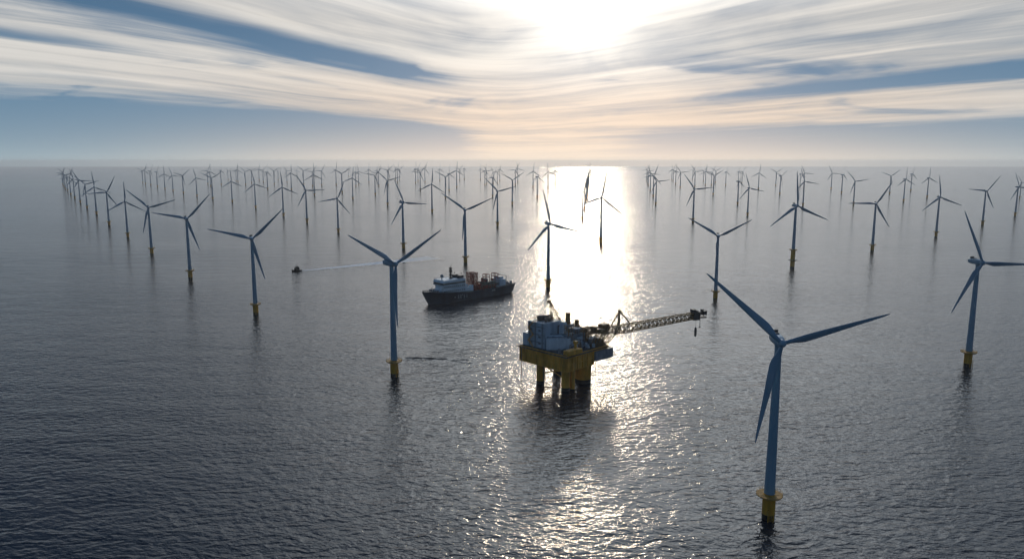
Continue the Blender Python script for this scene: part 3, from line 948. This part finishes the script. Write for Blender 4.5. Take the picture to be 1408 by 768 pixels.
    # grey overhanging module at the far right end
    MB().box(W - 16.6, W + 5.0, -1.2, 11, 17.6, 25.3, .15).box(W - 16, W + 4.4, -1.4, -1.21, 18.4, 24.5).build('hanging_module', M_GREY, p)
    # fan of raking posts that carries the big crane
    s = MB()
    def foot(i, j):
        return Vector((W - 15 + 2.9 * i, .6 + 5.2 * j, 28.2))
    def head(i, j):
        return Vector((W - 12 + 4.2 * i, -3.4 + 5.8 * j, 39.0))
    for j in range(3):
        for i in range(6):
            s.bar(foot(i, j), head(i, j), .75, 6)
            s.bar(foot(i, j).lerp(head(i, j), .5), foot(min(i + 1, 5), j).lerp(head(min(i + 1, 5), j), .5), .4) if i < 5 else None
            if i < 5:
                s.bar(foot(i, j), foot(i + 1, j).lerp(head(i + 1, j), .5), .35)
                s.bar(head(i, j), foot(i + 1, j).lerp(head(i + 1, j), .5), .35)
            if j < 2:
                s.bar(foot(i, j), head(i, j + 1), .35)
    s.box(W - 14, W + 9.5, -4.4, 9.0, 39.0, 39.7, .08)
    for x0, x1, y0, y1, h in ((W - 13, W - 9, -3, 1, 3.0), (W - 13.5, W - 10, 3, 8, 4.0), (W + .8, W + 4.4, 3.6, 8, 2.4), (W - 8.5, W - 7, -3.4, 0, 2.0)):
        s.box(x0, x1, y0, y1, 39.7, 39.7 + h, .1)
    s.rail([(W - 14, -3.9, 39.7), (W + 9.2, -3.9, 39.7), (W + 9.2, 8.8, 39.7)], 1.3, 2, .16)
    s.build('crane_support', M_BROWN, p)
    # pipe rack between the process block and the crane
    q = MB()
    for i in range(6):
        x = 33 + i * 3.2
        for y in (11.5, 17, 22.5):
            q.bar((x, y, 28.2), (x, y, 39.0), .55)
        for z in (32, 35.5, 39):
            q.bar((x, 11.5, z), (x, 22.5, z), .45)
    for z in (32, 35.5, 39):
        for y in (11.5, 17, 22.5):
            q.bar((33, y, z), (49, y, z), .5)
        for k in range(6):
            q.bar((32, 12.3 + k * 1.7, z + .5), (49.5, 12.3 + k * 1.7, z + .5), .6, 8)
    q.build('pipe_rack', M_BROWN, p)
    kr = MB().lathe([(2.6, 39.7), (2.6, 41.0), (3.3, 41.1), (3.3, 41.8)], 24, c=(W - 3, 2.5)).box(W - 7, W + .5, -.5, 5.5, 41.8, 45.0, .15).build('slewing_crane', M_BROWN, p, 40)
    return p, kr


PLAT, CRANE = build_platform()


def build_crane_boom():
    # pieces of the slewing crane, laid out in platform space
    inv = PLAT.matrix_basis.inverted()
    def w(x, y, z):
        return inv @ Vector((x, y, z))
    foot, tip = w(79.0, 551, 40.8), w(146.5, 570, 48.6)
    MB().truss(foot, tip, 5.6, 4.4, 20, .66).build('boom', M_BROWN, CRANE)
    a = MB()
    pk = w(84.6, 560, 54.0)
    for q in (w(74.5, 553, 39.7), w(93.5, 556.5, 44.0), w(80, 547, 39.7), w(84, 560, 39.7)):
        a.bar(q, pk, 1.15, 6)
    a.bar(pk, w(84.6, 559, 44), .9, 6)
    a.bar(pk, w(110, 560, 46.5), .25).bar(pk, w(138, 568, 49.5), .2)
    pb = pk + Vector((0, 0, .4))
    a.box(pk.x - 1, pk.x + 1, pk.y - 1, pk.y + 1, pk.z - .6, pk.z + 1.0, .1)
    a.build('a_frame', M_BROWN, CRANE)
    h = MB()
    rnd = random.Random(5)
    ax = (tip - foot).normalized()
    sd = ax.cross(Vector((0, 0, 1))).normalized()
    def loc(u, v, z):
        return tip + ax * u + sd * v + Vector((0, 0, z))
    rot = Matrix((( ax.x, sd.x, 0, 0), (ax.y, sd.y, 0, 0), (0, 0, 1, 0), (0, 0, 0, 1)))
    mt = Matrix.Translation(tip) @ rot
    h.box(-2.5, 2.8, -3, 3, -3.4, 3.0, .2, mt)
    h.box(-3.4, -.2, -2, 2, 3.0, 5.0, .15, mt)
    h.box(.2, 2.0, -1, 1.5, 3.0, 4.0, .15, mt)
    h.box(2.8, 9.2, -2.2, 2.2, -2.2, -1.2, .1, mt)
    h.box(6.0, 9.4, -2.0, 2.0, .4, 3.4, .2, mt)
    h.box(5.4, 7.0, -1.2, 1.2, 3.4, 4.6, .15, mt)
    for u in (3.5, 6.5, 8.8):
        h.bar(loc(u, -2, -1.5), loc(u, -2, 2), .4)
        h.bar(loc(u, 2, -1.5), loc(u, 2, 2), .4)
    h.bar(loc(2.6, 0, 2.4), loc(7, 0, 1.4), .5)
    h.bar(loc(9.2, 0, 1), loc(13, .5, 1.6), .14)
    h.bar(loc(9.2, 0, -1.6), loc(13.5, -.5, -1.2), .14)
    h.build('boom_head', M_DARK, CRANE)
    b = MB()
    c = loc(1.0, 0, 0)
    b.bar(c + Vector((0, 0, -3.2)), c + Vector((0, 0, -10)), .22, 6)
    b.lathe([(.2, -17.8), (.9, -16.8), (1.05, -13), (.8, -10.4), (.2, -9.8)], 14, mat=Matrix.Translation(c))
    b.build('hook_block', M_DARK, CRANE, 40)
    c = loc(4.6, 0, 0)
    MB().bar(c + Vector((0, 0, -1.6)), c + Vector((0.2, 0, -10)), .4, 6).box(c.x - .5, c.x + .9, c.y - .5, c.y + .5, c.z - 10.6, c.z - 9.9).build('guide_pole', M_DARK, CRANE)


build_crane_boom()

# ------------------------------------------------------------------ supply ship
M_HULL = paint('navy_hull_paint', (0.010, 0.036, 0.070), 0.4, var=0.2, scale=0.12)
M_SUPER = paint('white_superstructure', (0.74, 0.84, 0.90), 0.4, var=0.07, scale=0.15)
M_RED = paint('red_cargo_steel', (0.34, 0.055, 0.035), 0.55, var=0.2, scale=0.3)
M_GLASS = paint('bridge_glass', (0.02, 0.035, 0.05), 0.08, var=0.05)
M_CONT = paint('grey_green_container', (0.13, 0.15, 0.13), 0.6, var=0.2, scale=0.3)
M_MARK = paint('faded_hull_lettering', (0.30, 0.36, 0.40), 0.6, var=0.25, scale=0.6)


def build_ship():
    s = thing('supply_ship', 'long dark navy supply ship with white bridge forward and red cargo frames on deck', 'ship', (-52, 906, 0), R(222.3))
    s.scale = (.96, .96, .96)
    # hull sections from stern (x=-69) to bow (x=+76): deck height, half beam at deck, half beam at waterline
    st = [(-73, 12.6, 8.0, 3.0, 6.5), (-69, 12.4, 9.6, 7.0, 2.0), (-60, 11.6, 10.6, 9.2, -2.5), (-40, 10.6, 11.0, 10.6, -3), (-10, 10.0, 11.0, 11.0, -3), (14, 10.6, 11.0, 10.8, -3), (34, 12.0, 11.0, 9.6, -3),
          (50, 13.6, 10.2, 6.8, -3), (60, 14.8, 8.4, 4.0, -3), (67, 15.8, 6.0, 1.5, -2), (72, 16.6, 3.6, .6, 5.5), (77.5, 17.2, .6, .2, 15.0)]
    secs = []
    for x, dz, bd, bw, kz in st:
        sec = []
        for f in (0, .2, .45, .7, .9, 1.0):
            z = kz + (dz - kz) * f
            wl = 2.0
            g = max(0, (z - wl) / (dz - wl)) if dz > wl else 1
            hb = bw * .93 + (bw - bw * .93) * min(1, f * 4) if z < wl else bw + (bd - bw) * g ** 1.3
            sec.append((x, hb, z))
        sec = sec + [(a, -b, c) for a, b, c in sec[::-1]]
        secs.append(sec)
    hull = MB().loft(secs).build('hull', M_HULL, s, 35)
    # bulwark rim
    rm = MB()
    for sg in (-1, 1):
        for a, b in zip(st[:-1], st[1:]):
            h = 1.3
            rm.bar((a[0], sg * (a[2] - .1), a[1] + h * .5), (b[0], sg * (b[2] - .1), b[1] + h * .5), .5)
            rm.bar((a[0], sg * (a[2] - .1), a[1] + h), (b[0], sg * (b[2] - .1), b[1] + h), .3)
            rm.bar((a[0], sg * (a[2] - .1), a[1]), (a[0], sg * (a[2] - .1), a[1] + h), .3)
    rm.build('bulwark', M_HULL, hull)
    # worn pale block marks amidships on the port side
    for i, (x, w_, h, z) in enumerate(((33.5, 2.2, 1.0, 6.2), (29.0, .9, 4.4, 6.2), (26.4, .9, 4.8, 6.2), (24.9, .8, 4.8, 6.2), (21.9, 1.6, 1.1, 8.4), (19.5, .9, 4.4, 6.0), (15.3, .8, 4.2, 6.0))):
        MB().box(x, x + w_, 10.3, 11.12, z - h / 2, z + h / 2).build('hull_marking', M_MARK, hull)
    MB().box(-33, -27, 10.8, 11.06, 6.9, 8.9).build('hull_marking', M_MARK, hull)
    # superstructure
    sp = MB()
    sp.loft([[(14, -10.4, 11), (14, 10.4, 11), (56, 7.2, 13.6), (56, -7.2, 13.6)], [(14, -10.4, 17.5), (14, 10.4, 17.5), (53.5, 7.6, 17.5), (53.5, -7.6, 17.5)]])
    sp.loft([[(16, -9.6, 17.52), (16, 9.6, 17.52), (52.5, 7.2, 17.52), (52.5, -7.2, 17.52)], [(16, -9.8, 22), (16, 9.8, 22), (51.5, 8.4, 22), (51.5, -8.4, 22)]])
    sup = sp.build('superstructure', M_SUPER, s)
    br = MB().loft([[(17, -11, 22.02), (17, 11, 22.02), (52.5, 11, 22.02), (52.5, -11, 22.02)], [(17, -11, 23.4), (17, 11, 23.4), (53.2, 11, 23.4), (53.2, -11, 23.4)]])
    br.loft([[(17, -10.6, 26.0), (17, 10.6, 26.0), (53.2, 10.8, 26.0), (53.2, -10.8, 26.0)], [(18, -10.4, 29.0), (18, 10.4, 29.0), (52.0, 10.4, 29.0), (52.0, -10.4, 29.0)]])
    br = br.build('bridge', M_SUPER, s)
    MB().loft([[(17.3, -10.7, 23.42), (17.3, 10.7, 23.42), (52.9, 10.7, 23.42), (52.9, -10.7, 23.42)], [(17.2, -10.3, 25.98), (17.2, 10.3, 25.98), (52.8, 10.4, 25.98), (52.8, -10.4, 25.98)]]).build('bridge_window', M_GLASS, br)
    for z in (14.2, 19.6):
        for i in range(11):
            x = 18 + i * 3.0
            yy = 10.4 - (x - 14) * .07 if z < 17 else 9.75 - (x - 16) * .05
            MB().box(x, x + 1.3, yy - .1, yy + .2, z, z + 1.2).build('porthole', M_GLASS, sup)
    MB().rail([(18, 10.3, 29), (52, 10.3, 29), (52, -10.3, 29), (18, -10.3, 29)], 1.3, 3, .16, True).build('railing', M_SUPER, br)
    ms = MB().truss((33, 0, 29), (33, 0, 43), 2.8, 2.2, 6, .35).lathe([(1.0, 29), (1.0, 43)], 10, c=(33, 0))
    for z in (34, 38.5, 43):
        ms.box(31.4, 34.6, -2.2, 2.2, z, z + .4)
    ms.bar((33, -4, 40), (33, 4, 40), .4).bar((32.2, 0, 43), (32.2, 0, 48), .35).bar((33.8, 0.5, 43), (33.8, .5, 46), .3)
    ms.build('mast', M_DARK, s)
    MB().lathe([(.8, 29), (.8, 31.5), (2.0, 32.3), (2.3, 33.6), (2.0, 35), (.9, 35.8)], 16, c=(47, 0)).build('radar_dome', M_GREY, s, 40)
    fn = MB().box(18.2, 25.5, 2.5, 8, 29, 32.8, .4).box(18.2, 25.5, -8, -2.5, 29, 32.8, .4)
    fn.bar((20, 5, 34), (20, 5, 36), .8, 8).bar((23, -5, 34), (23, -5, 36), .8, 8)
    fn.build('funnel', M_DARK, s)
    fd = MB()
    rnd = random.Random(11)
    for i in range(14):
        x = rnd.uniform(57.5, 69)
        hw = 6.5 * (73 - x) / 16
        y = rnd.uniform(-hw, hw)
        dz = 14.3 + (x - 57) * .15
        fd.box(x, x + rnd.uniform(.8, 2), y, y + rnd.uniform(.8, 2), dz, dz + rnd.uniform(1.5, 4), .1)
    fd.bar((69, 0, 15.8), (69, 0, 22), .35).bar((62, 4, 15), (62, 4, 20), .4).bar((60, -4, 15), (60, -4, 20.5), .4)
    fd.build('foredeck_gear', M_GREY, s)
    # grey lockers abaft the bridge and red lattice tower
    MB().box(4, 13.8, 4, 10.2, 10.2, 16.0, .2).box(6, 13.8, -10, 2, 10.2, 19.0, .2).box(3, 8, 5, 9, 16.02, 18.5, .2).build('deck_house', M_SUPER, s)
    lt = MB()
    for a in (-5.5, 1.0):
        lt.truss((a + .0, 4.5, 10.2), (a, 4.5, 33.5), 2.8, 2.8, 6, .6)
        lt.truss((a + .0, -4.5, 10.2), (a, -4.5, 33.5), 2.8, 2.8, 6, .6)
    for z in (16, 22, 28, 33.5):
        for y in (-4.5, 4.5):
            lt.bar((-5.5, y, z), (1.0, y, z), .9)
        for x in (-5.5, 1.0):
            lt.bar((x, -4.5, z), (x, 4.5, z), .9)
    lt.bar((-5.5, 4.5, 22), (-14, 5, 17), .8).bar((-5.5, -4.5, 22), (-14, -5, 17), .8).bar((-14, 5, 10), (-14, 5, 17), .8)
    lt.build('lattice_tower', M_RED, s)
    cg = MB()
    for i in range(34):
        x, y = rnd.uniform(-38, -2), rnd.uniform(-9, 8)
        a, b, h = rnd.uniform(2, 5), rnd.uniform(1.2, 3), rnd.uniform(1.5, 5.0)
        cg.box(x, x + a, y, y + b, 9.95, 10.2 + h, .1)
    for i in range(9):
        x = -36 + i * 3.6
        cg.bar((x, 9.6, 10), (x, 9.6, 15.5), .5).bar((x, 9.6, 15.5), (x + 3.6, 9.6, 15.5), .5).bar((x, 9.6, 10.2), (x + 3.6, 9.6, 15.5), .35)
    for i in range(10):
        x = -36 + i * 3.3
        cg.box(x, x + 2.6, -6 + (i % 3), 5.5, 10.0, 14 + (i * 7 % 5), .15)
    cg.build('red_cargo', M_RED, s)
    for i in range(6):
        x = rnd.uniform(-42, -22)
        y = rnd.uniform(-7, 2)
        MB().box(x, x + rnd.uniform(2.5, 5), y, y + rnd.uniform(2, 4), 18.9, 18.95 + rnd.uniform(2, 5.5), .15).build('deck_load', rnd.choice((M_RED, M_BROWN, M_GREY)), s)
    ct = MB()
    for i in range(5):
        for z in (10.0, 13.0, 16.0):
            if z == 16 and i in (0, 4):
                continue
            x = -44 + i * 6.4
            ct.box(x, x + 6.1, -8, 6.5, z, z + 2.9, .12)
    ct.build('cargo_container', M_CONT, s)
    rf = MB()
    for x in (-24, -29, -39, -44):
        for y in (-4, 4):
            rf.bar((x, y, 19.0), (x, y, 28.5), .8)
        rf.bar((x, -4, 28.5), (x, 4, 28.5), .9)
        rf.bar((x, -4, 24.5), (x, 4, 24.5), .7)
    for y in (-4, 4):
        for z in (28.5, 25):
            rf.bar((-24, y, z), (-29, y, z), 1.2).bar((-39, y, z), (-44, y, z), 1.0)
        rf.bar((-44, y, 28), (-54, y, 24), .8)
    rf.build('cargo_gantry', M_RED, s)
    MB().box(-53, -43.5, -9, 9.4, 11.2, 20.5, .2).box(-52, -46, -6, 6, 20.52, 23.5, .2).build('aft_house', M_SUPER, s).data.materials[0] = M_PALE
    ag = MB()
    for i in range(16):
        x, y = rnd.uniform(-71, -54), rnd.uniform(-7, 7)
        ag.box(x, x + rnd.uniform(1, 2.6), y, y + rnd.uniform(1, 2.6), 12, 12.3 + rnd.uniform(1.5, 5), .1)
    ag.bar((-58, 5, 12), (-58, 5, 24), .9).bar((-58, 5, 24), (-53, 3, 26), .6)
    ag.build('stern_gear', M_GREY, s)
    lb = MB().lathe([(.3, -3.6), (1.2, -2.6), (1.5, 0), (1.2, 2.6), (.3, 3.6)], 12, mat=Matrix.Translation((-38, 10.6, 12.2)) @ Matrix.Rotation(R(90), 4, 'Y')).build('lifeboat', M_MARK, s, 40)


build_ship()

# ------------------------------------------------------------------ small work boat and its wake
M_BOAT = paint('black_boat_paint', (0.012, 0.013, 0.014), 0.5, var=0.2)


def build_boat():
    bx, by = -338.0, 1130.0
    hd = math.atan2(-100, -120)
    b = thing('work_boat', 'small black crew boat trailing a pale wake on open water', 'boat', (bx, by, 0), hd)
    b.scale = (.88, .88, .88)
    secs = []
    for x, dz, bd, bw in ((-9, 2.0, 2.9, 2.6), (-3, 2.0, 3.2, 2.9), (3, 2.5, 3.1, 2.4), (7, 3.1, 2.0, 1.0), (9.5, 3.6, .3, .1)):
        secs.append([(x, bw * .8, -.8), (x, bw, .5), (x, bd, dz), (x, -bd, dz), (x, -bw, .5), (x, -bw * .8, -.8)])
    h = MB().loft(secs).build('hull', M_BOAT, b, 35)
    MB().rail([(-8.5, 2.8, 2.0), (3, 2.9, 2.6), (9, .3, 3.6)], 1.1, 2, .12).rail([(-8.5, -2.8, 2.0), (3, -2.9, 2.6), (9, -.3, 3.6)], 1.1, 2, .12).build('railing', M_BOAT, h)
    w = MB().loft([[(-4, -2.4, 2.05), (-4, 2.4, 2.05), (4.4, 2.2, 2.05), (4.4, -2.2, 2.05)], [(-4, -2.3, 6.8), (-4, 2.3, 6.8), (3.2, 2.1, 6.8), (3.2, -2.1, 6.8)]])
    w.box(-3, 2.2, -2.0, 2.0, 6.82, 8.6, .2)
    w = w.build('wheelhouse', M_BOAT, b)
    MB().box(2.24, 2.3, -1.7, 1.7, 7.3, 8.2).box(-2.5, 1.8, 2.02, 2.06, 7.3, 8.2).build('window', M_GLASS, w)
    MB().bar((-.5, 0, 8.6), (-.5, 0, 13.5), .35, 6).bar((-.5, -1.6, 11.5), (-.5, 1.6, 11.5), .2).bar((-.5, 0, 10), (-2.8, 0, 8.6), .2).box(-1.0, 0, -.5, .5, 10, 10.7, .1).build('mast', M_BOAT, b)
    # wake: raised outer waves and flattened foam between them, trailing behind
    mt, t, bs = water_material('wake_water', k=0.15)
    tc = t.n.new('ShaderNodeTexCoord')
    x, y, z = t.sep(tc.outputs['Object'])
    ay = t.div(t.m('ABSOLUTE', y), t.add(t.mul(x, -0.105), 3.5))
    n = t.noise(t.vm('MULTIPLY', tc.outputs['Object'], (0.06, .35, 0)), 1.0, 5.0, .65)
    band = t.step(ay, 0.92, 0.6)
    fade = t.step(x, -256.0, -180.0, 0.55, 1.0)
    fm = t.mul(t.mul(t.step(n, .05, .42), band), fade)
    bs.inputs['Base Color'].default_value = (0, 0, 0, 1)
    t.put(bs.inputs['Base Color'], t.mix(fm, (0.006, 0.013, 0.018), (0.92, 0.93, 0.94)))
    t.put(bs.inputs['Roughness'], t.mix(fm, (0.13,) * 3, (0.8,) * 3))
    NX, NY, LEN = 90, 40, 250.0
    bm = bmesh.new()
    grid = []
    rnd = random.Random(2)
    for i in range(NX + 1):
        u = i / NX
        xx = -7.0 - LEN * u
        hw = 3.5 + 0.105 * (LEN * u + 7)
        row = []
        wob = sum(math.sin(xx * f + p) * a for f, p, a in ((.09, 1, .5), (.21, 2, .35), (.043, 0, .8)))
        for j in range(NY + 1):
            v = -1.35 + 2.7 * j / NY
            g = math.exp(-((abs(v) - 1.0) / .10) ** 2)
            edge = max(0.0, min(1.0, (1.35 - abs(v)) / .15))
            hgt = (0.42 * g * (1 - .35 * u) * (1 + .25 * wob)) * edge
            row.append(bm.verts.new((xx, v * hw + wob * .3, .03 + max(0, hgt))))
        grid.append(row)
    for i in range(NX):
        for j in range(NY):
            bm.faces.new((grid[i][j], grid[i][j + 1], grid[i + 1][j + 1], grid[i + 1][j]))
    me = bpy.data.meshes.new('wake')
    bm.to_mesh(me)
    bm.free()
    for p in me.polygons:
        p.use_smooth = True
    me.materials.append(mt)
    o = bpy.data.objects.new('boat_wake', me)
    COL.objects.link(o)
    o.location = (bx, by, 0)
    o.rotation_euler = (0, 0, hd)
    o['kind'] = 'structure'


build_boat()


def build_current_lines():
    """steep little waves shed downstream of a turbine foot"""
    mt, t, bs = water_material('ridge_water', k=0.7)
    bm = bmesh.new()

    def ridge(pts, w, h):
        rows = []
        n = 40
        for i in range(n + 1):
            f = i / n * (len(pts) - 1)
            k = min(int(f), len(pts) - 2)
            a = Vector(pts[k]).lerp(Vector(pts[k + 1]), f - k)
            e = min(1, 6 * (i / n), 6 * (1 - i / n)) * (.85 + .15 * sin(i * .6))
            row = []
            for q, z in ((-1, 0), (-.55, .35), (-.15, 1), (.25, .55), (1, 0)):
                row.append(bm.verts.new((a.x, a.y + q * w, .02 + z * h * e)))
            rows.append(row)
        for i in range(n):
            for j in range(4):
                bm.faces.new((rows[i][j], rows[i + 1][j], rows[i + 1][j + 1], rows[i][j + 1]))
    ridge([(-97, 620), (-84, 619), (-68, 617), (-52, 614)], 1.3, .95)
    ridge([(-60, 611.5), (-50, 611), (-42, 604), (-30, 601)], 1.2, .6)
    ridge([(-52, 612), (-45, 614), (-36, 613)], 1.1, .55)
    ridge([(-24, 612), (-16, 612.5), (-10, 612)], 1.1, .55)
    me = bpy.data.meshes.new('ridge')
    bm.to_mesh(me)
    bm.free()
    for p in me.polygons:
        p.use_smooth = True
    me.materials.append(mt)
    o = bpy.data.objects.new('wave_ridge', me)
    COL.objects.link(o)
    o['kind'] = 'structure'


build_current_lines()
